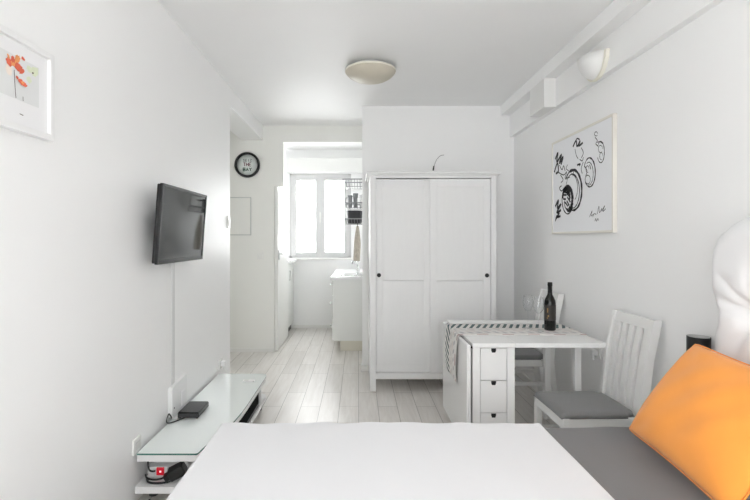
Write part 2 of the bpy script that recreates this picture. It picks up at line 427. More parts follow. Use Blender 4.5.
def blob(u, v, ru, rv, mi, rot=0, seed=1):
    rr = random.Random(seed * 77 + int(u) + int(v)); c = zoom8(u, v); layer[0] += 1
    ky = (zoom8(u + 10, v).y - c.y) / 10; kz = (c.z - zoom8(u, v + 10).z) / 10
    pts = []
    for k in range(18):
        a = 2 * PI * k / 18; r = 1 + rr.uniform(-.28, .22)
        x, y = ru * r * math.cos(a), rv * r * math.sin(a)
        x, y = x * math.cos(rot) - y * math.sin(rot), x * math.sin(rot) + y * math.cos(rot)
        pts.append(Vector((xp + .0001 + .00012 * layer[0], c.y + x * ky, c.z - y * kz)))
    pr.add(pts + [Vector((xp + .0001 + .00012 * layer[0], c.y, c.z))], [[k, (k + 1) % 18, 18] for k in range(18)], mi)
blob(48, 165, 22, 28, 4, 0, 3); blob(190, 175, 22, 30, 3, .2, 4); blob(160, 222, 13, 20, 3, 0, 5); blob(160, 160, 16, 18, 3, 0, 9)
pr.ribbon([zoom8(u, v) + Vector((.0035, 0, 0)) for u, v in ((73, 165), (76, 230), (80, 290), (83, 322))], .0028, (1, 0, 0), 5)
pr.ribbon([zoom8(u, v) + Vector((.0035, 0, 0)) for u, v in ((122, 315), (123, 340))], .0026, (1, 0, 0), 5)
pr.ribbon([zoom8(u, v) + Vector((.0035, 0, 0)) for u, v in ((104, 410), (124, 420))], .003, (1, 0, 0), 5)
for (u, v, a, b, mi, r) in ((48, 120, 17, 24, 1, -.3), (75, 125, 18, 26, 2, .2), (95, 105, 16, 24, 2, .3), (100, 150, 22, 26, 1, 0), (116, 172, 14, 20, 1, .4),
                            (68, 108, 12, 18, 1, 0), (126, 105, 11, 10, 1, .4), (43, 90, 6, 16, 2, -.3), (92, 208, 8, 9, 1, 0), (112, 232, 16, 15, 1, .5), (132, 248, 15, 13, 1, .5), (122, 238, 8, 8, 2, .4), (178, 184, 5, 6, 5, 0)):
    blob(u, v, a, b, mi, r, 11)
obj('print', pr, ['print_grey', 'petal', 'petal_orange', 'leaf_green', 'wash_peach', 'stem_brown'], t)

# television on a tilting bracket
tv = thing('television', 'flat black television tilted down on the left wall', 'television', (XL, 2.76, 1.24))
T = Matrix.Translation((-1.048, 2.78, 1.455)) @ Matrix.Rotation(math.radians(4.2), 4, 'Y')
hw, hh = .352, .217
obj('back_shell', MB().box(-.03, -.004, -hw + .004, hw - .004, -hh + .004, hh - .004, .006, T=T).box(-.05, -.03, -.22, .22, -.14, .14, .008, T=T), 'black', tv)
bz = MB(); b_ = .016
for (a, b, c, d) in ((-hw, -hw + b_, -hh, hh), (hw - b_, hw, -hh, hh), (-hw + b_, hw - b_, -hh, -hh + .024), (-hw + b_, hw - b_, hh - b_, hh)):
    bz.box(-.012, .006, a, b, c, d, .002, T=T)
obj('bezel', bz, 'bezel', tv)
obj('screen', MB().box(-.004, .002, -hw + b_, hw - b_, -hh + .024, hh - b_, T=T), 'screen', tv)
obj('wall_bracket', MB().box(XL, XL + .012, 2.68, 2.84, 1.36, 1.54, .002).box(XL + .01, -1.085, 2.70, 2.72, 1.40, 1.50).box(XL + .01, -1.085, 2.80, 2.82, 1.40, 1.50), 'dark_grey', tv)
cc = obj('cable_cover', MB().box(XL, XL + .007, 2.855, 2.90, .275, 1.31, .003), 'raceway', loc=(XL, 2.87, .275))
tag(cc, 'white plastic cable channel running down from the television', 'cable cover')

# sockets and switches
def socket(name, x, y, z, side, label, cat='socket', plug=False, w=.08, group=None, h=.08):
    """side +1: plate on a wall facing +x, -1: facing -x, 0: facing the viewer"""
    t = thing(name, label, cat, (x, y, z), group)
    def bx(mb, a, b, c, d, e, f, bev=.002):   # a-b out of the wall, c-d along it, e-f up
        if side == 0: mb.box(x + c, x + d, y - b, y - a, z + e, z + f, bev)
        else: mb.box(min(x + side * a, x + side * b), max(x + side * a, x + side * b), y + c, y + d, z + e, z + f, bev)
        return mb
    obj('plate', bx(MB(), 0, .011, -w / 2, w / 2, -h / 2, h / 2), 'switch', t)
    if cat == 'socket':
        obj('socket_insert', bx(MB(), .011, .014, -.021, .021, -.021, .021), 'socket_hole', t)
        if plug: obj('plug', bx(bx(MB(), .012, .05, -.02, .02, -.02, .02, .005), .03, .045, -.012, .012, -.05, -.02, .004), 'plastic_white', t)
    else:
        obj('rocker', bx(MB(), .011, .016, -w * .3, w * .3, -h * .32, h * .32), 'switch', t)
    return t
socket('wall_socket', XL, 2.40, .30, 1, 'white socket low on the left wall at the near bench end')
socket('wall_socket', XL, 3.86, .33, 1, 'white socket with a plug at the far bench end', plug=True)
socket('wall_socket', XR, 3.10, .61, -1, 'white socket on the right wall under the table', plug=True)
socket('light_switch', XL, 4.10, 1.525, 1, 'white switch at the edge of the television wall', 'switch', h=.11)
socket('light_switch', -1.185, YHALL, 1.17, 0, 'pale light switch under the clock wall panel', 'switch', w=.085)

# ------------------------------------------------------------------ TV bench
tb = thing('tv_bench', 'low white glass-topped television bench along the left wall', 'bench', (-.94, 3.1, 0))
def outline(dx=0, dy0=0, dy1=0, x0=-1.145):
    pts = [(x0, 2.38 + dy0)]
    pts += [(x + dx, y + (dy0 if y < 2.4 else 0)) for x, y in ((-.838, 2.38), (-.83, 2.386), (-.822, 2.45), (-.80, 2.56), (-.775, 2.68), (-.755, 2.80), (-.745, 2.95), (-.742, 3.1), (-.742, 3.72 - dy1), (-.755, 3.77 - dy1), (-.79, 3.79 - dy1))]
    return pts + [(x0, 3.79 - dy1)]
g = MB(); pol = outline(); n = len(pol)
vs = [(x, y, .2565) for x, y in pol] + [(x, y, .265) for x, y in pol]
g.add(vs, [list(range(n, 2 * n)), list(range(n))[::-1]], 0); g.add(vs, [[i, (i + 1) % n, n + (i + 1) % n, n + i] for i in range(n)], 1)
obj('glass_top', g, ['glass_top', 'glass_edge'], tb, weld=True)
obj('top_board', MB().prism(outline(-.004, .003, .004), .222, .256), 'white_lacquer', tb)
obj('lower_shelf', MB().prism(outline(-.005, -.02, .0), .068, .102), 'white_lacquer', tb)
obj('divider', MB().box(-1.14, -.83, 2.69, 2.712, .10, .224, .002), 'white_lacquer', tb)
obj('divider', MB().box(-1.14, -.765, 2.86, 2.88, .10, .224, .002), 'white_lacquer', tb)
obj('end_panel', MB().box(-1.14, -.752, 3.56, 3.58, .10, .224, .002), 'white_lacquer', tb)
obj('back_board', MB().box(-1.145, -1.13, 2.60, 3.78, .10, .224, .001), 'white_lacquer', tb)
for (x, y) in ((-1.1, 2.48), (-.86, 2.5), (-1.1, 3.7), (-.80, 3.7)):
    obj('foot', MB().lathe([(0, 0), (.025, 0), (.022, .068), (0, .068)], (x, y, 0), 16), 'dark_grey', tb)
o = thing('media_player', 'black box standing on the lower shelf of the television bench', 'media player', (-.87, 3.13, .102))
obj('housing', MB().box(-1.02, -.755, 2.93, 3.50, .1035, .220, .004), 'black_matt', o)
obj('front_strip', MB().box(-.756, -.7535, 2.95, 3.48, .112, .13, .001), 'dark_grey', o)

o = thing('set_top_box', 'flat black set-top box lying on the glass bench top', 'set-top box', (-1.05, 2.94, .265))
obj('housing', MB().box(-1.115, -.985, 2.84, 3.04, .269, .30, .004).box(-1.112, -.988, 2.843, 3.037, .30, .304, .001), 'black_gloss', o)
obj('front_panel', MB().box(-1.111, -.989, 2.836, 2.841, .273, .297, .001), 'dark_grey', o)
for x in (-1.10, -.997):
    for y in (2.85, 3.03): obj('foot', MB().lathe([(0, .265), (.006, .265), (.006, .27), (0, .27)], (x, y, 0), 10), 'black', o)

o = thing('router', 'white upright router leaning on the wall behind the set-top box', 'router', (-1.13, 2.88, .265))
rp = [(2.80, .31), (2.82, .275), (3.03, .275), (3.035, .33), (3.04, .475), (3.03, .485), (2.815, .465), (2.80, .45)]
obj('housing', MB().add([(-1.158, y, z) for y, z in rp] + [(-1.13, y, z) for y, z in rp],
    [list(range(8))[::-1], list(range(8, 16))] + [[i, (i + 1) % 8, 8 + (i + 1) % 8, 8 + i] for i in range(8)]), 'plastic_white', o)
obj('stand', MB().box(-1.158, -1.117, 2.84, 3.0, .265, .278, .002), 'plastic_white', o)
obj('indicator', MB().box(-1.1305, -1.129, 2.825, 2.835, .33, .34), 'dark_grey', o)
obj('port_cover', MB().box(-1.13, -1.124, 2.94, 3.0, .31, .40, .002), 'paper', o)

def smooth_path(ctrl, n=6):
    ctrl = [Vector(c) for c in ctrl]; out = []
    for i in range(len(ctrl) - 1):
        p0, p1, p2, p3 = ctrl[max(i - 1, 0)], ctrl[i], ctrl[i + 1], ctrl[min(i + 2, len(ctrl) - 1)]
        for k in range(n):
            t = k / n
            out.append(.5 * ((2 * p1) + (p2 - p0) * t + (2 * p0 - 5 * p1 + 4 * p2 - p3) * t * t + (3 * p1 - p0 - 3 * p2 + p3) * t ** 3))
    return out + [ctrl[-1]]
def cable(label, ctrl, r=.0035, m='black'):
    p = smooth_path(ctrl)
    o = obj('cable', MB().tube(p, r, 8), m, loc=ctrl[0]); return tag(o, label, 'cable')
cable('black cable looping from the white router to the bench edge', [(-1.135, 2.80, .285), (-1.125, 2.765, .31), (-1.13, 2.745, .33), (-1.14, 2.74, .29), (-1.135, 2.76, .2705), (-1.10, 2.80, .2695), (-1.06, 2.83, .278)], .0035)
# things on the lower shelf
o = thing('power_strip', 'white extension block with a lit red switch on the lower shelf', 'power strip', (-1.05, 2.50, .102))
obj('housing', MB().box(-1.125, -.93, 2.455, 2.515, .103, .158, .008).box(-1.115, -.95, 2.505, 2.58, .103, .185, .014), 'plastic_white', o)
sw = obj('switch_frame', MB().box(-1.082, -1.012, 2.44, 2.457, .108, .168, .003), 'plastic_white', o)
obj('switch', MB().box(-1.067, -1.027, 2.432, 2.442, .125, .165, .002), 'red_switch', sw)
obj('switch_lamp', MB().lathe([(0, 0), (.006, 0), (.005, .002), (0, .003)], (0, 0, 0), 12, T=Matrix.Translation((-1.045, 2.432, .145)) @ Matrix.Rotation(PI / 2, 4, 'X')), 'red_lamp', sw)
o = thing('power_adapter', 'black power adapter lying beside the red switched extension block', 'adapter', (-.955, 2.425, .102))
TA = Matrix.Translation((-.950, 2.412, .158)) @ Euler((math.radians(8), math.radians(-25), math.radians(8))).to_matrix().to_4x4()
obj('housing', MB().box(-.04, .045, -.03, .03, -.03, .027, .006, T=TA), 'black', o)
obj('plug', MB().box(-.07, -.035, -.018, .018, -.02, .014, .006, T=TA), 'black', o)
cable('black cable lying along the lower shelf to the adapter', [(-1.118, 2.435, .11), (-1.09, 2.395, .109), (-1.04, 2.385, .109), (-.99, 2.39, .112), (-.96, 2.39, .125)], .0055)
cable('black cable rising behind the red switched extension block', [(-1.12, 2.445, .122), (-1.115, 2.415, .135), (-1.10, 2.405, .123), (-1.06, 2.40, .119), (-1.03, 2.415, .118), (-1.02, 2.43, .122)], .005)
cable('thin black cable arching to the lit red switch', [(-1.115, 2.45, .213), (-1.112, 2.435, .185), (-1.10, 2.425, .158), (-1.085, 2.425, .15), (-1.07, 2.43, .15)], .0045)
cable('black cable lying on the floor under the television bench', [(-1.10, 2.42, .004), (-1.02, 2.37, .004), (-.93, 2.38, .004), (-.87, 2.45, .004)], .004)
o = thing('remote_control', 'small white remote control on the far end of the glass bench top', 'remote', (-.85, 3.58, .265))
obj('housing', MB().box(-.895, -.80, 3.56, 3.595, .2652, .277, .004), 'plastic_white', o)
obj('buttons', MB().box(-.885, -.85, 3.567, 3.588, .2765, .2785, .001), 'socket_hole', o)

# ------------------------------------------------------------------ hall wall: clock and panel
ck = thing('wall_clock', 'round black-rimmed clock with THE BAY lettering on the hall wall', 'clock', (-1.345, YHALL, CZ + .90))
Tc = Matrix.Translation((-1.345, YHALL, CZ + .90)) @ Matrix.Rotation(PI / 2, 4, 'X')
obj('rim', MB().lathe([(.125, .004), (.127, .03), (.132, .036), (.148, .034), (.154, .026), (.154, 0), (.125, 0)], n=48, T=Tc), 'black', ck)
obj('dial', MB().lathe([(0, .010), (.127, .010), (.127, 0), (0, 0)], n=48, T=Tc), 'dial', ck)
GLY = {'S': [((1, .9), (.2, .95), (.1, .6), (.9, .45), (.85, .05), (0, .08))], 'E': [((1, 1), (0, 1), (0, 0), (1, 0)), ((0, .5), (.8, .5))], 'I': [((.5, 0), (.5, 1))],
       'Z': [((0, 1), (1, 1), (0, 0), (1, 0))], 'T': [((0, 1), (1, 1)), ((.5, 1), (.5, 0))], 'H': [((0, 0), (0, 1)), ((1, 0), (1, 1)), ((0, .5), (1, .5))],
       'B': [((0, 0), (0, 1), (.85, .95), (.9, .6), (0, .52)), ((.1, .52), (1, .4), (.95, .03), (0, 0))], 'A': [((0, 0), (.5, 1), (1, 0)), ((.2, .35), (.8, .35))],
       'Y': [((0, 1), (.5, .5), (1, 1)), ((.5, .5), (.5, 0))], 'O': [((.5, 1), (0, .7), (0, .3), (.5, 0), (1, .3), (1, .7), (.5, 1))], 'G': [((1, .85), (.5, 1), (0, .7), (0, .3), (.5, 0), (1, .2), (1, .5), (.6, .5))],
       'X': [((0, 0), (1, 1)), ((0, 1), (1, 0))]}
let = MB()
def word(txt, cx, cz, h, w, gap, sw_, mi):
    x = cx - (len(txt) * w + (len(txt) - 1) * gap) / 2
    for ch in txt:
        for st in GLY[ch]:
            let.ribbon([(-1.345 + x + p[0] * w, YHALL - .0108, CZ + .90 + cz + p[1] * h) for p in st], sw_, (0, -1, 0), mi)
        x += w + gap
word('SEIZ', .0, .040, .03, .019, .009, .007, 0); word('THE', .0, -.014, .04, .024, .010, .009, 1); word('BAY', 0, -.072, .037, .026, .011, .011, 2)
obj('lettering', let, ['dial_grey', 'dial_red', 'dial_green'], ck)

pn = thing('wall_mounted_fuse_box', 'flush white fuse panel door on the hall wall under the clock', 'fuse box', (-1.47, YHALL, CZ + .045))
x0, x1, z0, z1 = -1.68, -1.30, CZ + .045, CZ + .51
obj('surround', MB().box(x0, x1, YHALL - .004, YHALL, z0, z1), 'teal', pn)
obj('door', MB().box(x0 + .008, x1 - .010, YHALL - .012, YHALL - .003, z0 + .010, z1 - .010, .002), 'wall_warm', pn)

# ------------------------------------------------------------------ kitchen
sc_ = thing('sink_cabinet', 'white kitchen sink cabinet with drawers under the kitchen window', 'cabinet', (-.08, 6.3, 0))
kx0 = -.317
obj('carcass', MB().box(kx0 + .02, KR - .003, 5.62, YKIT - .002, .13, .875, .002), 'cabinet', sc_)
obj('worktop', MB().box(kx0 - .02, KR - .003, 5.60, YKIT - .002, .875, .912, .004), 'worktop', sc_)
obj('plinth', MB().box(kx0 + .10, KR - .003, 5.66, YKIT - .002, 0, .13), 'plinth', sc_)
for k, (a, b) in enumerate(((.69, .87), (.42, .685), (.135, .415))):
    for j in range(2):
        y0 = 5.63 + j * .73
        dr = obj('drawer', MB().box(kx0, kx0 + .02, y0, y0 + .72, a, b, .003), 'cabinet', sc_)
        obj('knob', MB().lathe([(.008, 0), (.006, .012), (.014, .02), (.013, .03), (0, .032)], n=14, T=Matrix.Translation((kx0, y0 + .36 - .28 * (1 - j), (a + b) / 2 + .03)) @ Matrix.Rotation(-PI / 2, 4, 'Y')), 'chrome', dr)
obj('sink', MB().box(kx0 + .06, KR - .1, 5.72, 6.30, .905, .918, .005).box(kx0 + .09, KR - .13, 5.76, 6.26, .9185, .92, .001), 'chrome', sc_)
tp = thing('tap', 'chrome kitchen tap standing on the sink worktop', 'tap', (-.0, 6.36, .9125))
tx, ty = -.0, 6.36
obj('body', MB().lathe([(0, .9135), (.028, .9135), (.026, .93), (.019, .94), (.018, 1.03), (.021, 1.035), (.02, 1.06), (0, 1.065)], (tx, ty, 0), 20), 'chrome', tp)
obj('spout', MB().tube(smooth_path([(tx, ty, 1.02), (tx - .04, ty - .06, 1.06), (tx - .07, ty - .12, 1.07), (tx - .08, ty - .15, 1.045)]), .012, 10), 'chrome', tp)
obj('lever', MB().bar((tx, ty, 1.06), (tx - .03, ty - .02, 1.12), .018, .01, .003), 'chrome', tp)

lc = thing('kitchen_cabinet', 'white cabinet with a pale worktop on the left of the kitchen window', 'cabinet', (-1.3, 6.8, 0))
obj('carcass', MB().box(-1.62, -1.01, 6.52, YKIT - .015, .10, 1.03, .002), 'cabinet', lc)
obj('worktop', MB().box(-1.62, -.945, 6.51, YKIT - .015, 1.03, 1.065, .004), 'worktop', lc)
dr = obj('door', MB().box(-1.01, -.99, 6.52, 7.07, .11, 1.02, .003), 'cabinet', lc)
obj('handle', MB().bar((-.975, 6.60, .78), (-.975, 6.60, .92), .012, .012, .003).box(-.992, -.972, 6.594, 6.606, .78, .79).box(-.992, -.972, 6.594, 6.606, .91, .92), 'chrome', dr)
obj('plinth', MB().box(-1.62, -1.03, 6.55, YKIT - .015, 0, .10), 'dark_grey', lc)

rk = thing('dish_rack', 'wire dish rack with three shelves hanging beside the kitchen window', 'dish rack', (KR, 6.2, 1.58))
ra, rb = -.20, KR
for zr, zb_ in ((.785, .69), (.475, .41), (.265, .20)):
    w_ = MB(); z1, z0 = CZ + zr, CZ + zb_
    for z, r, ins in ((z1, .007, 0), (z0, .004, .05)):
        a, b, c, d = ra + ins, rb, 6.02 + ins * .6, 6.38 - ins * .6
        w_.tube([(a, c, z), (b, c, z)], r, 6).tube([(a, d, z), (b, d, z)], r, 6).tube([(a, c, z), (a, d, z)], r, 6).tube([(b - .006, c, z), (b - .006, d, z)], r, 6)
    for k in range(9):
        x = ra + .04 + k * .037
        w_.tube([(x, 6.02, z1), (x + .006, 6.05, z0), (x + .006, 6.35, z0), (x, 6.38, z1)], .0028, 5)
    obj('shelf', w_, 'steel', rk)
obj('upright', MB().tube([(KR - .006, 6.03, CZ + .82), (KR - .006, 6.03, CZ + .18)], .005, 6), 'steel', rk)
obj('upright', MB().tube([(KR - .006, 6.37, CZ + .82), (KR - .006, 6.37, CZ + .18)], .005, 6), 'steel', rk)
def cup(x, y, z, r, h, label, m, cat='cup', grp=None):
    o = thing('cup', label, cat, (x, y, z), grp)
    obj('body', MB().lathe([(0, z), (r * .7, z), (r * .85, z + h * .3), (r, z + h), (r - .004, z + h), (r * .8, z + h * .3), (0, z + .008)], (x, y, 0), 20), m, o)
    obj('handle', MB().tube(smooth_path([(x - r * .8, y, z + h * .8), (x - r - .025, y, z + h * .75), (x - r - .028, y, z + h * .4), (x - r * .75, y, z + h * .3)], 4), .005, 6), m, o)
zc = CZ + .415
cup(-.105, 6.12, zc, .034, .165, 'tall grey cup nearest the window on the middle rack shelf', 'ceramic')
cup(-.035, 6.16, zc, .036, .195, 'dark grey cup in the middle of the middle rack shelf', 'ceramic')
cup(.055, 6.12, zc, .034, .17, 'pale cup nearest the wall on the middle rack shelf', 'ceramic_white')
pz = CZ + .205
o = thing('saucepan', 'dark saucepan on the lowest shelf of the dish rack', 'pan', (-.045, 6.2, pz))
obj('bowl', MB().lathe([(0, pz), (.085, pz), (.10, pz + .02), (.105, pz + .175), (.101, pz + .175), (.095, pz + .02), (0, pz + .006)], (-.045, 6.2, 0), 28), 'pan', o)
obj('handle', MB().tube([(.055, 6.2, pz + .15), (.13, 6.2, pz + .155)], .009, 8), 'black', o)
hx, hy = -.005, 6.05
tw = MB()
def towel_fn(u, v):
    ang = u * 2 * PI; wv = .006 * math.sin(ang * 5 + v * 3)
    k = .35 + .65 * min(1, v * 2.2) - .3 * max(0, v - .75)
    return Vector((hx + math.cos(ang) * (.042 * k + wv * k) - .012 * v, hy + math.sin(ang) * (.03 * k + wv * k), CZ + .17 - v * .46))
tw.sheet(towel_fn, 40, 14)
o = thing('hanging_towel', 'beige towel hanging under the dish rack above the tap', 'towel', (hx, hy, CZ + .17))
obj('cloth', tw, 'towel', o)
obj('hook', MB().tube(smooth_path([(hx, hy - .025, CZ + .205), (hx, hy - .03, CZ + .18), (hx, hy, CZ + .155), (hx, hy + .015, CZ + .17)], 4), .004, 6), 'black', o)

# ------------------------------------------------------------------ wardrobe
wd = thing('wardrobe', 'tall white wardrobe with two sliding doors against the far wall', 'wardrobe', (.675, 4.45, 0))
wl0, wr0, wy0, wy1 = .108, 1.243, 4.14, 4.765
obj('side_panel', MB().box(wl0, wl0 + .02, wy0 + .05, wy1, .115, 1.945), 'wardrobe', wd)
obj('side_panel', MB().box(wr0 - .02, wr0, wy0 + .05, wy1, .115, 1.945), 'wardrobe', wd)
obj('back_panel', MB().box(wl0 + .02, wr0 - .02, wy1 - .012, wy1 - .003, .115, 1.945), 'wardrobe', wd)
obj('cornice', MB().box(.075, 1.285, wy0 - .03, wy1, 1.957, 1.982, .006).box(.092, 1.262, wy0 - .012, wy1, 1.942, 1.958, .004), 'wardrobe', wd)
obj('top_rail', MB().box(wl0 + .052, wr0 - .046, wy0, wy0 + .025, 1.924, 1.945, .002), 'wardrobe', wd)
obj('bottom_rail', MB().box(wl0 + .052, wr0 - .046, wy0, wy0 + .05, .112, .166, .003).box(wl0 + .02, wr0 - .02, wy0 + .05, wy1, .13, .15), 'wardrobe', wd)
for x in (wl0, wr0 - .046):
    obj('leg', MB().box(x, x + (.054 if x == wl0 else .046), wy0 - .003, wy0 + .05, 0, 1.944, .003), 'wardrobe', wd)
    obj('leg', MB().box(x, x + .05, wy1 - .05, wy1 - .003, 0, .13, .003), 'wardrobe', wd)
def sliding(x0, x1, y, knob_x, label):
    z0, z1 = .170, 1.918; st = .062
    s_ = obj('door', MB().box(x0, x0 + st, y, y + .022, z0, z1, .002).box(x1 - st, x1, y, y + .022, z0, z1, .002)
             .box(x0 + st, x1 - st, y, y + .022, z0, z0 + .08, .002).box(x0 + st, x1 - st, y, y + .022, z1 - .07, z1, .002)
             .box(x0 + st - .005, x1 - st + .005, y + .0045, y + .018, z0 + .075, .996).box(x0 + st - .005, x1 - st + .005, y + .0045, y + .018, .999, z1 - .065), 'wardrobe', wd)
    Tk = Matrix.Translation((knob_x, y, 1.047)) @ Matrix.Rotation(PI / 2, 4, 'X')
    obj('knob', MB().lathe([(0, .001), (.012, .001), (.016, .004), (.018, .006), (.019, .002), (.019, -.002)], n=24, T=Tk), 'black', s_)
sliding(wl0 + .056, .662, wy0 + .03, .19, '')
sliding(.650, wr0 - .049, wy0 + .004, 1.162, '')
tag(obj('hanging_wire', MB().tube(smooth_path([at(444, 155, 4.775), at(440, 156, 4.74), at(436.5, 160, 4.72), at(434.5, 165, 4.72), at(433.5, 170, 4.72)]), [.0022] * 25, 6)
        .tube([at(433.9, 166, 4.72), at(433.2, 170.5, 4.72)], .008, 8), 'dark_grey', loc=(.99, 4.75, 2.08)), 'loose grey wire end sticking out of the wall above the wardrobe', 'wire')

# ------------------------------------------------------------------ gateleg table
TX0, TX1, TY0, TY1, TZ = .697, 1.512, 2.80, 3.60, .74
gt = thing('gateleg_table', 'white gateleg table with drawers and one leaf raised to the right wall', 'table', (.81, 3.2, 0))
cx1 = TX0 + .262
obj('center_top', MB().box(TX0, cx1, TY0, TY1, TZ - .028, TZ, .003), 'table_white', gt)
obj('raised_leaf', MB().box(cx1 + .001, TX1, TY0, TY1, TZ - .028, TZ, .003), 'table_white', gt)
obj('hanging_leaf', MB().box(TX0 - .034, TX0 - .008, TY0, TY1, .065, TZ - .012, .008), 'table_white', gt)
obj('hinge', MB().box(TX0 - .012, TX0 + .004, TY0 + .004, TY1 - .004, TZ - .032, TZ - .02), 'black', gt)
for x in (TX0 + .004, cx1 - .046):
    for y in (TY0 + .012, TY1 - .06):
        obj('leg', MB().box(x, x + .046, y, y + .048, 0, TZ - .028, .002), 'table_white', gt)
obj('side_panel', MB().box(TX0 + .012, TX0 + .026, TY0 + .06, TY1 - .06, .09, TZ - .03), 'table_white', gt)
obj('side_panel', MB().box(cx1 - .026, cx1 - .012, TY0 + .06, TY1 - .06, .09, TZ - .03), 'table_white', gt)
obj('back_panel', MB().box(TX0 + .05, cx1 - .046, TY1 - .04, TY1 - .028, .09, TZ - .03), 'table_white', gt)
obj('rail', MB().box(TX0 + .05, cx1 - .046, TY0 + .02, TY0 + .05, .075, .105, .002), 'table_white', gt)
zs = TZ - .032
for k in range(3):
    dr = obj('drawer', MB().box(TX0 + .053, cx1 - .049, TY0 + .016, TY0 + .034, zs - .196, zs - .002, .0015).box(TX0 + .06, cx1 - .056, TY0 + .034, TY0 + .37, zs - .17, zs - .03), 'table_white', gt)
    px = (TX0 + .053 + cx1 - .049) / 2
    Tn = Matrix.Translation((px, TY0 + .016, zs - .002)) @ Matrix.Rotation(PI / 2, 4, 'X')
    obj('pull_notch', MB().prism([(-.015, -.001), (.015, -.001), (.0145, -.014), (.010, -.026), (-.010, -.026), (-.0145, -.014)], -.001, .002, T=Tn), 'black', dr)
    zs -= .199
obj('gate_frame', MB().box(1.425, 1.467, 3.02, 3.066, 0, TZ - .03, .002).box(1.43, 1.462, 3.066, 3.50, TZ - .075, TZ - .03, .002).box(1.43, 1.462, 3.066, 3.50, .08, .12, .002).box(1.425, 1.467, 3.5, 3.546, 0, TZ - .03, .002), 'table_white', gt)

# runner over the table and down the hanging leaf
ru = thing('table_runner', 'pale striped runner draped across the table and over its left edge', 'table runner', (1.1, 3.22, TZ))
path = []
edge = TX0 - .036
for k in range(60): path.append((1.53 - k * (1.53 - (edge + .012)) / 60 - 0.02, TZ + .0025))
for k in range(9):
    a = PI / 2 * k / 8; path.append((edge + .009 - .013 * math.sin(a), TZ - .0105 + .013 * math.cos(a)))
for k in range(1, 27): path.append((edge - .004 - .010 * math.sin(k * .12) , TZ - .0105 - k * .0117))
acc = [0]
for i in range(1, len(path)): acc.append(acc[-1] + math.dist(path[i - 1], path[i]))
mb = MB(); nv = 12; W = .40
for i, (x, z) in enumerate(path):
    for j in range(nv + 1):
        v = j / nv; hang = max(0, (TZ - .012) - z)
        yy = 3.02 + W * v + (.02 * hang / .3 if True else 0) * (1 - v) * 2 * .8 + .01 * math.sin(acc[i] * 3) 
        xx = x - hang * .012 * (1 + math.sin(v * 9 + 1)) * 1.0
        mb.v.append(Vector((xx, yy, z + (.0012 * math.sin(acc[i] * 21 + v * 5) if hang == 0 else 0))))
for i in range(len(path) - 1):
    for j in range(nv):
        a = i * (nv + 1) + j; mb.f.append([a, a + 1, a + nv + 2, a + nv + 1]); mb.mi.append(0); mb.sm.append(True)
ro = obj('cloth', mb, 'runner', ru)
uvl = ro.data.uv_layers.new(name='UVMap')
for lp in ro.data.loops:
    i, j = divmod(lp.vertex_index, nv + 1); uvl.data[lp.index].uv = (acc[i], W * j / nv)
md = ro.modifiers.new('solid', 'SOLIDIFY'); md.thickness = .002; md.offset = 0

# bottle and glasses
bx_, by_ = 1.331, 3.19; zt_ = TZ + .0045
bo = thing('wine_bottle', 'dark wine bottle with a black label standing on the runner', 'bottle', (bx_, by_, zt_))
obj('body', MB().lathe([(0, .012), (.025, .004), (.034, 0), (.0385, .006), (.0385, .185), (.036, .205), (.026, .228), (.017, .245), (.0145, .262), (.0145, .32), (0, .32)], (bx_, by_, zt_), 36), 'bottle', bo)
obj('foil', MB().lathe([(.0152, .255), (.0152, .305), (.0165, .308), (.0165, .318), (.0155, .331), (0, .331)], (bx_, by_, zt_), 28), 'foil', bo)
obj('label', MB().lathe([(.0389, .07), (.0389, .175)], (bx_, by_, zt_), 24, a0=-PI * .98, a1=-PI * .05), 'label_dark', bo)
lb = MB()
for k, (a, z, h, w) in enumerate(((-2.45, .125, .03, .18), (-2.35, .095, .012, .25), (-2.5, .083, .008, .2))):
    lb.lathe([(.0391, z), (.0391, z + h)], (bx_, by_, zt_), 6, a0=a, a1=a + w)
obj('emblem', lb, 'gold', bo)
def wineglass(x, y, label):
    z = TZ + .0045
    o = thing('wine_glass', label, 'glass', (x, y, z), 'wine glasses beside the bottle')
    obj('bowl', MB().lathe([(.004, .118), (.016, .124), (.03, .145), (.036, .168), (.034, .20), (.029, .235), (.0283, .235), (.0332, .20), (.0352, .168), (.029, .146), (.015, .1255), (0, .121)], (x, y, z), 32), 'stemware', o)
    obj('stem', MB().lathe([(.0045, .121), (.0033, .11), (.003, .05), (.004, .015), (.007, .006)], (x, y, z), 14), 'stemware', o)
    obj('foot', MB().lathe([(0, 0), (.034, 0), (.035, .002), (.03, .0035), (.007, .007), (0, .007)], (x, y, z), 32), 'stemware', o)
wineglass((538.5 - VX) * 3.15 / F, 3.15, 'stemmed wine glass standing right beside the wine bottle')
wineglass((528 - VX) * 3.25 / F, 3.25, 'stemmed wine glass farther from the wine bottle')

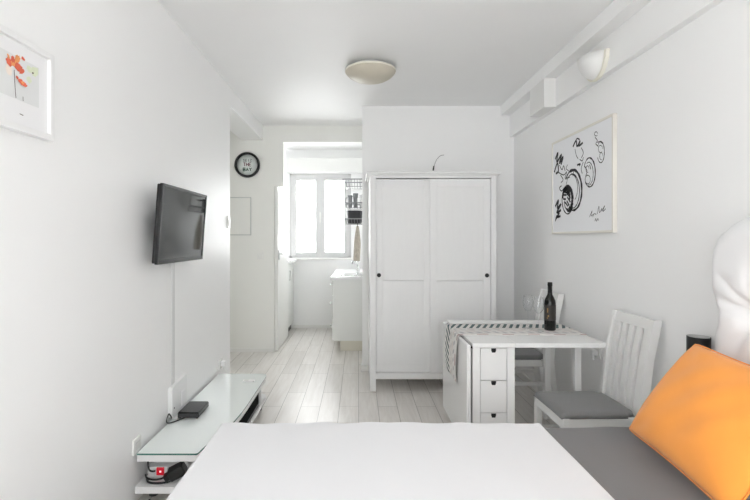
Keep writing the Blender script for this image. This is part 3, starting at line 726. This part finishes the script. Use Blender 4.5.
# ------------------------------------------------------------------ chairs
def make_chair(label, loc):
    t = thing('dining_chair', label, 'chair', (0, 0, 0), 'white slatted dining chairs')
    w = .19
    # front legs
    for s in (-1, 1):
        obj('leg', MB().box(0, .036, s * w - (.036 if s > 0 else 0), s * w + (0 if s > 0 else .036), 0, .432, .003), 'chair_white', t)
    # rear posts: curved, one piece from floor to top
    for s in (-1, 1):
        pts = [(.487, 0), (.46, .15), (.437, .30), (.427, .42), (.438, .55), (.459, .72), (.505, .945)]
        yy0, yy1 = (s * w - .026, s * w) if s > 0 else (s * w, s * w + .026)
        mb = MB(); n = len(pts); dz = .05
        vs = []
        for (x, z) in pts:
            hw_ = .024 if z > .3 else .019 + z * .015
            for (dx, y) in ((-hw_, yy0), (hw_, yy0), (hw_, yy1), (-hw_, yy1)): vs.append((x + dx, y, z))
        fs = [[0, 3, 2, 1], [4 * n - 4, 4 * n - 3, 4 * n - 2, 4 * n - 1]]
        for i in range(n - 1):
            for k in range(4): fs.append([4 * i + k, 4 * i + (k + 1) % 4, 4 * i + 4 + (k + 1) % 4, 4 * i + 4 + k])
        mb.add(vs, fs)
        o = obj('rear_leg', mb, 'chair_white', t)
        b = o.modifiers.new('bev', 'BEVEL'); b.width = .003; b.segments = 2; b.limit_method = 'ANGLE'
    def xback(z):
        for (x0, z0), (x1, z1) in zip(((.427, .42), (.438, .55), (.459, .72)), ((.438, .55), (.459, .72), (.505, .945))):
            if z <= z1: return x0 + (x1 - x0) * (z - z0) / (z1 - z0)
        return .505
    obj('top_rail', MB().bar((xback(.885), 0, .885), (xback(.942), 0, .942), .026, 2 * w - .05, .003), 'chair_white', t)
    obj('back_rail', MB().bar((xback(.43), 0, .43), (xback(.455), 0, .455), .022, 2 * w - .05, .003), 'chair_white', t)
    for k in range(5):
        y = -w + .026 + (2 * w - .052) * (k + .5) / 5
        zz = [.45, .54, .66, .74, .82, .89]
        mb = MB()
        for a, b in zip(zz[:-1], zz[1:]): mb.bar((xback(a) - .002, y, a), (xback(b) - .002, y, b + .002), .017, .038, .001)
        obj('slat', mb, 'chair_white', t)
    # seat frame and stretchers
    fr = MB().box(.002, .026, -w + .03, w - .03, .375, .428, .003)
    for s in (-1, 1):
        a, b = (s * w - .026, s * w - .004) if s > 0 else (s * w + .004, s * w + .026)
        fr.box(.03, .41, a, b, .375, .428, .003)
    fr.box(.395, .42, -w + .025, w - .025, .375, .425, .003)
    obj('seat_frame', fr, 'chair_white', t)
    for s in (-1, 1):
        y = s * (w - .018)
        obj('stretcher', MB().box(.03, .435, y - .011, y + .011, .225, .255, .003), 'chair_white', t)
    obj('stretcher', MB().box(.20, .222, -w + .025, w - .025, .228, .252, .003), 'chair_white', t)
    # upholstered pad
    def pad(u, v):
        x = -.008 + u * .41; y = (v - .5) * (2 * w - .004 if u < .9 else 2 * w - .06)
        e = min(u / .09, (1 - u) / .06, v / .07, (1 - v) / .07, 1.0); e = max(0, e)
        return Vector((x, y, .430 + .030 * math.sqrt(1 - (1 - e) ** 2) - .008 * math.sin(PI * u) * 0 + .004 * math.sin(PI * v)))
    mb = MB().sheet(pad, 30, 26)
    n = 31
    rim = [i for i in range(31)] + [j * n + 30 for j in range(1, 27)] + [26 * n + i for i in range(29, -1, -1)] + [j * n for j in range(25, 0, -1)]
    mb.f.append(rim[::-1]); mb.mi.append(0); mb.sm.append(False)
    obj('seat_pad', mb, 'grey_seat', t)
    t.location = loc
    return t
def dup(root, loc, rz, label):
    r = root.copy(); COL.objects.link(r); r.location = loc; r.rotation_euler = (0, 0, rz); r['label'] = label
    for ch in list(root.children):
        c = ch.copy(); COL.objects.link(c); c.parent = r
    return r
ch1 = make_chair('white slatted chair with a grey seat between table and bed', (1.07, 2.598, 0))
ch1.rotation_euler.z = math.radians(1)
dup(ch1, (1.087, 3.79, 0), math.radians(-1), 'white slatted chair with a grey seat behind the table by the wardrobe')

# ------------------------------------------------------------------ bed
BY0, BY1, BX0 = .62, 2.075, -.58
bed = thing('bed', 'low bed with a grey sheet and tufted white headboard', 'bed', (.5, 1.35, 0))
obj('base', MB().box(BX0 + .04, 1.46, BY0 + .03, BY1 - .03, .09, .30, .01), 'white_lacquer', bed)
for (x, y) in ((BX0 + .1, BY0 + .1), (BX0 + .1, BY1 - .1), (1.38, BY0 + .1), (1.38, BY1 - .1)):
    obj('leg', MB().box(x - .03, x + .03, y - .03, y + .03, 0, .095, .004), 'black', bed)
rs = random.Random(5)
def soft_slab(x0, x1, y0, y1, z0, z1, r, nx, ny, ripple, lift=None):
    """rounded slab: a grid that turns down over all four edges"""
    mb = MB()
    def prof(t, a, b):
        # t 0..1 -> (position, drop 0..1)
        L = (b - a); m = .14
        if t < m: q = t / m; return a + r * (1 - math.cos(q * PI / 2)) if False else a + r * (1 - math.cos(q * PI / 2)), 1 - math.sin(q * PI / 2)
        if t > 1 - m: q = (1 - t) / m; return b - r * (1 - math.cos(q * PI / 2)), 1 - math.sin(q * PI / 2)
        return a + r + (L - 2 * r) * (t - m) / (1 - 2 * m), 0
    def fn(u, v):
        x, dx = prof(u, x0, x1); y, dy = prof(v, y0, y1)
        dd = max(dx, dy)
        z = z1 - r * dd + ripple(x, y) * (1 - dd)
        return Vector((x, y, z))
    mb.sheet(fn, nx, ny)
    nu = nx + 1
    rim = list(range(nu)) + [j * nu + nx for j in range(1, ny + 1)] + [ny * nu + i for i in range(nx - 1, -1, -1)] + [j * nu for j in range(ny - 1, 0, -1)]
    o = len(mb.v)
    for i in rim: p = mb.v[i]; mb.v.append(Vector((p.x, p.y, z0 if not lift or p.x < x1 - .01 or p.y > y1 - .03 else lift)))
    k = len(rim)
    for i in range(k):
        mb.f.append([rim[i], rim[(i + 1) % k], o + (i + 1) % k, o + i]); mb.mi.append(0); mb.sm.append(True)
    if not lift: mb.f.append([o + i for i in range(k)]); mb.mi.append(0); mb.sm.append(False)
    return mb
def wrinkle(x, y):
    return .0022 * math.sin(x * 7 + y * 3) + .0014 * math.sin(y * 13 - x * 5) + .004 * math.exp(-((x - 1.12) ** 2) / .004) * math.sin(y * 22)
obj('mattress', soft_slab(BX0 + .015, 1.462, BY0, BY1,   .29, .532, .03, 60, 48, wrinkle), 'grey_sheet', bed)
# headboard: quilted slipcover with tufts
hx0, hx1 = 1.47, XR - .004
def headboard():
    y1, y0, z0, z1 = 1.965, .50, .30, 1.475
    tufts = []
    for r_, zz in enumerate((.72, 1.09)):
        for k in range(4): tufts.append((1.745 - .36 * k, zz))
    def dist_edge(y, z): return min(y1 - y, y - y0, z1 - z)
    def fn(u, v):
        y = y0 + u * (y1 - y0); z = z0 + v * (z1 - z0)
        return y, z
    mb = MB(); nu, nvv = 110, 96
    for j in range(nvv + 1):
        for i in range(nu + 1):
            u, v = i / nu, j / nvv
            y = y0 + u * (y1 - y0); z = z0 + v * (z1 - z0)
            # rounded top corners
            cy, cz_ = y1 - .20, z1 - .20
            if y > cy and z > cz_:
                dy, dz = y - cy, z - cz_; m_ = max(dy, dz); L = math.hypot(dy, dz)
                if L > 0: y, z = cy + dy * m_ / L, cz_ + dz * m_ / L
            cy2 = y0 + .2
            if y < cy2 and z > cz_:
                dy, dz = y - cy2, z - cz_; m_ = max(-dy, dz); L = math.hypot(dy, dz)
                if L > 0: y, z = cy2 + dy * m_ / L, cz_ + dz * m_ / L
            e = min(1, (1 - max(abs(2 * u - 1), 0)) * (y1 - y0) / 2 / .07, (1 - v) * (z1 - z0) / .09)
            e = max(0, e); puff = math.sqrt(max(0, 1 - (1 - e) ** 2))
            # scalloped side edge: the cover is drawn in between the rows of tufts
            edge_in = 0
            for zz in (.70, 1.065):
                edge_in += .042 * math.exp(-((z - zz) / .05) ** 2)
            yy = y
            if u > .6: yy = y - edge_in * ((u - .6) / .4) ** 2 - (.02 if z < 1.06 else 0) * ((u - .6) / .4) ** 2 * min(1, max(0, (1.06 - z) / .04))
            x = hx1 - (hx1 - hx0) * (.25 + .75 * puff)
            for (ty_, tz_) in tufts:
                d2 = (y - ty_) ** 2 + (z - tz_) ** 2
                x += .075 * puff * math.exp(-d2 / .0035)
                d = math.sqrt(d2)
                if d < .36:
                    a = math.atan2(z - tz_, y - ty_)
                    x += .020 * puff * (max(0, math.sin(a * 4.5 + .5)) ** 3 + .5 * max(0, math.sin(a * 7 + 2)) ** 3) * math.exp(-((d - .09) / .11) ** 2)
            mb.v.append(Vector((min(x, hx1 - .005), yy, z)))
    for j in range(nvv):
        for i in range(nu):
            a = j * (nu + 1) + i; mb.f.append([a, a + 1, a + nu + 2, a + nu + 1]); mb.mi.append(0); mb.sm.append(True)
    n = nu + 1
    rim = list(range(n)) + [j * n + nu for j in range(1, nvv + 1)] + [nvv * n + i for i in range(nu - 1, -1, -1)] + [j * n for j in range(nvv - 1, 0, -1)]
    o = len(mb.v)
    for i in rim: p = mb.v[i]; mb.v.append(Vector((hx1, p.y, p.z)))
    k = len(rim)
    for i in range(k): mb.f.append([rim[i], rim[(i + 1) % k], o + (i + 1) % k, o + i]); mb.mi.append(0); mb.sm.append(True)
    mb.f.append([o + i for i in range(k)]); mb.mi.append(0); mb.sm.append(False)
    return mb, tufts
hb, tufts = headboard()
ho = obj('headboard', hb, 'slipcover', bed); ho['label'] = 'white padded tufted headboard'
for (ty_, tz_) in tufts:
    if .6 < ty_ < 1.85 and tz_ > .6:
        obj('tuft_button', MB().lathe([(0, .008), (.008, .006), (.012, 0), (0, -.004)], n=14, T=Matrix.Translation((hx0 + .052, ty_, tz_)) @ Matrix.Rotation(-PI / 2, 4, 'Y')), 'slipcover', ho)
# white bedspread over the foot half
def dwr(x, y):
    return .0025 * math.sin(x * 5.5 + 1) * math.sin(y * 4) + .0012 * math.sin(x * 17 + y * 11) + (.003 * abs(math.sin(x * 9 + .6)) + .002 * math.sin(x * 31)) * max(0, (y - 1.9) / .15)
bs = soft_slab(-.618, .826, BY0 - .02, BY1 + .008, .20, .545, .014, 120, 70, dwr, .534)
tag(obj('bedspread', bs, 'duvet', loc=(.1, 1.35, .55)), 'smooth white bedspread over the foot half of the bed', 'bedspread')

# orange cushion leaning on the headboard
def cushion():
    P1 = Vector((1.138, 1.945, .572)); P2 = Vector((1.38, 1.885, .952)); P4 = Vector((1.085, 1.335, .565))
    C = (P2 + P4) / 2 ; U = (P4 - P1); V = (P2 - P1); Nn = V.cross(U).normalized()
    if Nn.x > 0: Nn = -Nn
    P0 = P1
    mbs = MB(); n = 40
    rnd = random.Random(3)
    def face(sgn):
        def fn(u, v):
            a, b = 2 * u - 1, 2 * v - 1
            # edges drawn in between the corners
            pin = .045
            ka = 1 - pin * (1 - b * b) ** .8 * 1.2; kb = 1 - pin * (1 - a * a) ** .8 * 1.2
            rc = 1 - .035 * (abs(a) * abs(b)) ** 9
            aa, bb = rc * a * (1 - pin * (1 - b * b)), rc * b * (1 - pin * (1 - a * a))
            ra = max(0, 1 - abs(a) ** 2.6) * max(0, 1 - abs(b) ** 2.6)
            h = (.088 if sgn > 0 else .06) * ra ** .55
            h += .004 * math.sin(a * 5 + b * 4) * ra ** .6 + .003 * math.sin(a * 11 - b * 7 + 1) * ra
            # creases running in from the bottom corner by the wall of the bed
            d = math.hypot(a + 1, b + 1)
            h += .009 * math.sin(math.atan2(b + 1, a + 1) * 9) * math.exp(-((d - .45) / .3) ** 2) * ra ** .5
            d = math.hypot(a + 1, b - 1)
            h += .008 * math.sin(math.atan2(1 - b, a + 1) * 7) * math.exp(-((d - .4) / .25) ** 2) * ra ** .5
            return P0 + U * ((aa + 1) / 2) + V * ((bb + 1) / 2) + Nn * (h * sgn)
        return fn
    mbs.sheet(face(1), n, n); mbs.sheet(face(-1), n, n)
    # piping along the seam
    f = face(1); loop = [f(k / 30, 0) for k in range(30)] + [f(1, k / 30) for k in range(30)] + [f(1 - k / 30, 1) for k in range(30)] + [f(0, 1 - k / 30) for k in range(31)]
    return mbs, loop, P1
cm, loop, P1 = cushion()
cu = thing('cushion', 'bright orange cushion leaning against the white headboard', 'cushion', P1)
obj('cover', cm, 'orange', cu, weld=True, subsurf=1)
obj('piping', MB().tube(loop, .0025, 8), 'orange', cu)

# bedside lamp on its stand beyond the bed
ls = thing('bedside_stand', 'small white stand behind the orange cushion under the black lamp', 'stand', (1.555, 2.10, 0))
obj('top', MB().lathe([(0, .64), (.07, .64), (.072, .65), (.07, .66), (0, .66)], (1.555, 2.10, 0), 28), 'stand_wood', ls)
for k in range(3):
    a = k * 2 * PI / 3 + .5; obj('leg', MB().tube([(1.555 + .045 * math.cos(a), 2.10 + .045 * math.sin(a), .645), (1.555 + .06 * math.cos(a), 2.10 + .06 * math.sin(a), 0)], .01, 10), 'stand_wood', ls)
bl = thing('bedside_lamp', 'small black lamp shade behind the orange cushion beside the headboard', 'lamp', (1.555, 2.10, .66))
obj('base', MB().lathe([(0, .66), (.045, .66), (.045, .672), (.01, .68), (.008, .78), (0, .78)], (1.555, 2.10, 0), 24), 'black', bl)
obj('shade', MB().lathe([(.047, .76), (.046, .93), (.043, .93)], (1.555, 2.10, 0), 32).lathe([(.043, .93), (.045, .76), (.047, .76)], (1.555, 2.10, 0), 32, mi=1), ['black', 'socket_hole'], bl)
obj('bulb', MB().lathe([(0, .77), (.012, .775), (.014, .84), (.028, .875), (.03, .895), (.02, .907), (0, .915)], (1.555, 2.10, 0), 20), 'ceramic_white', bl)

# ------------------------------------------------------------------ ceiling lamp and wall uplighter
cl = thing('ceiling_light', 'round alabaster bowl light fixed flush on the ceiling', 'ceiling light', (.10, 3.70, CEIL))
obj('base', MB().lathe([(0, 0), (.155, 0), (.165, -.02), (.15, -.03), (0, -.03)], (.10, 3.70, CEIL), 40), 'plaster', cl)
obj('shade', MB().lathe([(.198, -.028), (.202, -.038), (.196, -.05), (.175, -.072), (.14, -.093), (.09, -.108), (.04, -.115), (0, -.116)], (.10, 3.70, CEIL), 48), 'alabaster', cl)
obj('rim', MB().lathe([(.198, -.024), (.205, -.028), (.206, -.038), (.2, -.04), (.197, -.034)], (.10, 3.70, CEIL), 48), 'cream', cl)

sn = thing('wall_sconce', 'white half-bowl plaster uplighter on the right wall boxing', 'wall light', (1.575, 3.0, CZ + 1.04))
xs, ys, zs0 = 1.575, 3.02, CZ + 1.035
prof = [(0.004, .0), (.03, .004), (.06, .022), (.09, .055), (.112, .10), (.122, .15), (.118, .15), (.108, .1), (.086, .058), (.058, .027), (.0, .008)]
obj('bowl', MB().lathe(prof, (0, 0, 0), 28, T=Matrix.Translation((xs - .02, ys, zs0 + .012)) @ Matrix.Diagonal((.85, 1.0, .95, 1)), a0=PI / 2, a1=PI * 1.5), 'plaster', sn)
bp_ = [(r * 1.10 + .012, z * 1.0 + .006) for r, z in prof[:6]]
cres = MB().prism([(y, z) for y, z in bp_] + [(-y, z) for y, z in reversed(bp_)], 0, .024, T=Matrix.Translation((xs - .024, ys, zs0)) @ Matrix(((0, 0, 1, 0), (1, 0, 0, 0), (0, 1, 0, 0), (0, 0, 0, 1))))
obj('back_plate', cres, 'cream', sn)

# ------------------------------------------------------------------ ink drawing on the right wall
py0, py1 = 1.62 * F / (616 - VX), 1.62 * F / (552 - VX)
py0, py1 = 2.872, 3.785; zb, zt = CZ + .040, CZ + .787
pk = thing('framed_drawing', 'champagne framed ink drawing of black swirls on the right wall', 'picture', (XR, (py0 + py1) / 2, zb))
fw = .016; xo = XR - .028; fr = MB()
for (a, b, c, d) in ((py0, py0 + fw, zb, zt), (py1 - fw, py1, zb, zt), (py0 + fw, py1 - fw, zb, zb + fw), (py0 + fw, py1 - fw, zt - fw, zt)):
    fr.box(xo, XR - .001, a, b, c, d, .002)
obj('frame', fr, 'frame_champagne', pk)
xc = XR - .021
obj('canvas', MB().box(xc, XR - .004, py0 + fw, py1 - fw, zb + fw, zt - fw), 'canvas', pk)
ink = MB()
def q(u, v): return on_wall(548 + u / 3.85, 110 + v / 3.85, xc - .001)
def stroke(pts, w): ink.ribbon(smooth_path([q(*p) for p in pts], 5), w, (-1, 0, 0))
def ring(cu_, cv, ru_, rv, w, a0=0, a1=360, tilt=0):
    pts = []
    for k in range(33):
        a = math.radians(a0 + (a1 - a0) * k / 32); x, y = ru_ * math.cos(a), rv * math.sin(a)
        pts.append(q(cu_ + x + y * tilt, cv - y))
    ws = [w * (.55 + .45 * math.sin(PI * k / 32) + .2 * math.sin(k * 1.7)) for k in range(33)]
    ink.ribbon(pts, ws, (-1, 0, 0))
ring(97, 308, 33, 78, .022, -120, 150); ring(94, 312, 27, 66, .010, -130, 140); ring(92, 300, 22, 52, .008, -60, 170)
ring(76, 345, 22, 55, .012, 0, 330); ring(76, 340, 17, 42, .030, -70, 130); ring(70, 335, 13, 32, .034, -20, 190); ring(80, 352, 14, 36, .030, -130, 30)
ring(74, 360, 10, 22, .010, 120, 330)
for k in range(9):
    a = k * .7; stroke([(66 + 8 * math.cos(a), 335 + 22 * math.sin(a)), (78 + 9 * math.cos(a + .4), 345 + 26 * math.sin(a + .4))], .014)
ring(160, 240, 22, 56, .012, -140, 160); ring(157, 245, 17, 44, .007, -100, 120); ring(153, 268, 10, 17, .007); ring(152, 228, 6, 13, .006, 0, 300)
stroke([(140, 215), (150, 235), (145, 255)], .008); stroke([(160, 210), (165, 228)], .008); stroke([(136, 200), (128, 225), (132, 245)], .007)
ring(203, 162, 14, 41, .008, -150, 140); ring(202, 150, 8, 14, .005, 0, 320); ring(205, 178, 6, 14, .005, 0, 300)
ring(185, 92, 6, 8, .006, 0, 330); stroke([(181, 105), (190, 118), (184, 130), (194, 140)], .006); stroke([(190, 125), (200, 122), (212, 130)], .006)
def scribble(pts, w): stroke(pts, w)
scribble([(28, 190), (38, 165), (34, 200), (52, 172), (44, 205), (58, 180), (50, 210)], .020)
scribble([(24, 240), (36, 205), (40, 235), (30, 245)], .018); scribble([(44, 212), (54, 230), (60, 215), (66, 235)], .008)
scribble([(40, 240), (60, 250), (72, 238), (66, 262), (84, 258)], .008); scribble([(48, 250), (58, 268), (50, 280)], .008)
scribble([(52, 292), (44, 300), (52, 312), (62, 300)], .009); scribble([(76, 210), (70, 225), (80, 235)], .006)
scribble([(96, 142), (108, 118), (112, 140), (124, 118), (118, 138), (134, 126)], .016); scribble([(104, 124), (112, 110), (122, 114)], .010)
scribble([(104, 150), (108, 172), (116, 188)], .006); scribble([(128, 145), (136, 165), (128, 185)], .007); scribble([(112, 212), (124, 208), (120, 214)], .014)
scribble([(122, 190), (132, 196), (136, 182)], .007); scribble([(86, 240), (98, 235), (96, 255)], .008)
scribble([(28, 372), (40, 348), (36, 378), (50, 362), (34, 395), (50, 385)], .020); scribble([(30, 420), (44, 395), (36, 412), (48, 408)], .018); scribble([(28, 428), (34, 405)], .014)
scribble([(160, 412), (170, 388), (166, 408), (176, 400), (172, 412)], .005); scribble([(178, 398), (186, 402)], .005); scribble([(190, 400), (196, 370), (198, 395), (208, 378), (206, 390)], .005)
scribble([(208, 390), (218, 368), (212, 390), (222, 380)], .005); scribble([(180, 428), (184, 418), (186, 428), (192, 418), (194, 426)], .005)
obj('ink_strokes', ink, 'ink', pk)

# ------------------------------------------------------------------ light
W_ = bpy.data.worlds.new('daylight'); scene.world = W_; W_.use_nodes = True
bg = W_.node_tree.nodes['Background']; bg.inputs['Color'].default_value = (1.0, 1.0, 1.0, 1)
# bright hazy sky: strongest on the sun's side, beyond the kitchen window
_n, _l = W_.node_tree.nodes, W_.node_tree.links
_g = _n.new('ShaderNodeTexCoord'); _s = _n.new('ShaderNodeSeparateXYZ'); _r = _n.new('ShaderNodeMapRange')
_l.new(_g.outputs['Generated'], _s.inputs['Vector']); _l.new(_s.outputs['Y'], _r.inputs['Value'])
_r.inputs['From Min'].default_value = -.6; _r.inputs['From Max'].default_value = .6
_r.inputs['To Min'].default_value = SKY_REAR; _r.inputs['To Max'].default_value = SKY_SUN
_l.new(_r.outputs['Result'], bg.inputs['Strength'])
def portal(name, x0, x1, z0, z1, y, rot):
    l = bpy.data.lights.new(name, 'AREA'); l.shape = 'RECTANGLE'; l.size = x1 - x0; l.size_y = z1 - z0
    l.cycles.is_portal = True
    o = bpy.data.objects.new(name, l); COL.objects.link(o); o.location = ((x0 + x1) / 2, y, (z0 + z1) / 2); o.rotation_euler = (math.radians(rot), 0, 0); return o
portal('kitchen_window_daylight', wx0, wx1, wz0, wz1, YKIT + .22, -90)
portal('added_rear_daylight', rx0, rx1, rz0, rz1, YREAR - .22, 90)  # sky portal of the added rear window
p3 = portal('added_passage_daylight', -(ny1 - ny0) / 2, (ny1 - ny0) / 2, nz0, nz1, 0, 90)  # sky portal of the added passage window
p3.location = (NICHE - .12, (ny0 + ny1) / 2, (nz0 + nz1) / 2); p3.rotation_euler = (PI / 2, 0, -PI / 2)
p4 = portal('added_left_daylight', -(ly1 - ly0) / 2, (ly1 - ly0) / 2, lz0, lz1, 0, 90)  # sky portal of the added left window
p4.location = (XL - .28, (ly0 + ly1) / 2, (lz0 + lz1) / 2); p4.rotation_euler = (PI / 2, 0, -PI / 2)

# ------------------------------------------------------------------ camera
cd = bpy.data.cameras.new('camera'); cam = bpy.data.objects.new('camera', cd); COL.objects.link(cam)
cam.location = (0, 0, CZ); cam.rotation_euler = (math.radians(90), 0, 0)
cd.sensor_width = 36; cd.lens = F / 750 * 36; cd.clip_start = .05
cd.shift_x = (375 - VX) / 750; cd.shift_y = -(250 - VY) / 750
scene.camera = cam
scene.view_settings.view_transform = 'Standard'; scene.view_settings.look = 'None'
scene.view_settings.gamma = 1; scene.view_settings.use_curve_mapping = False
scene.view_settings.exposure = EXPOSURE
scene.cycles.max_bounces = 14; scene.cycles.diffuse_bounces = 10; scene.cycles.glossy_bounces = 6; scene.cycles.transparent_max_bounces = 16
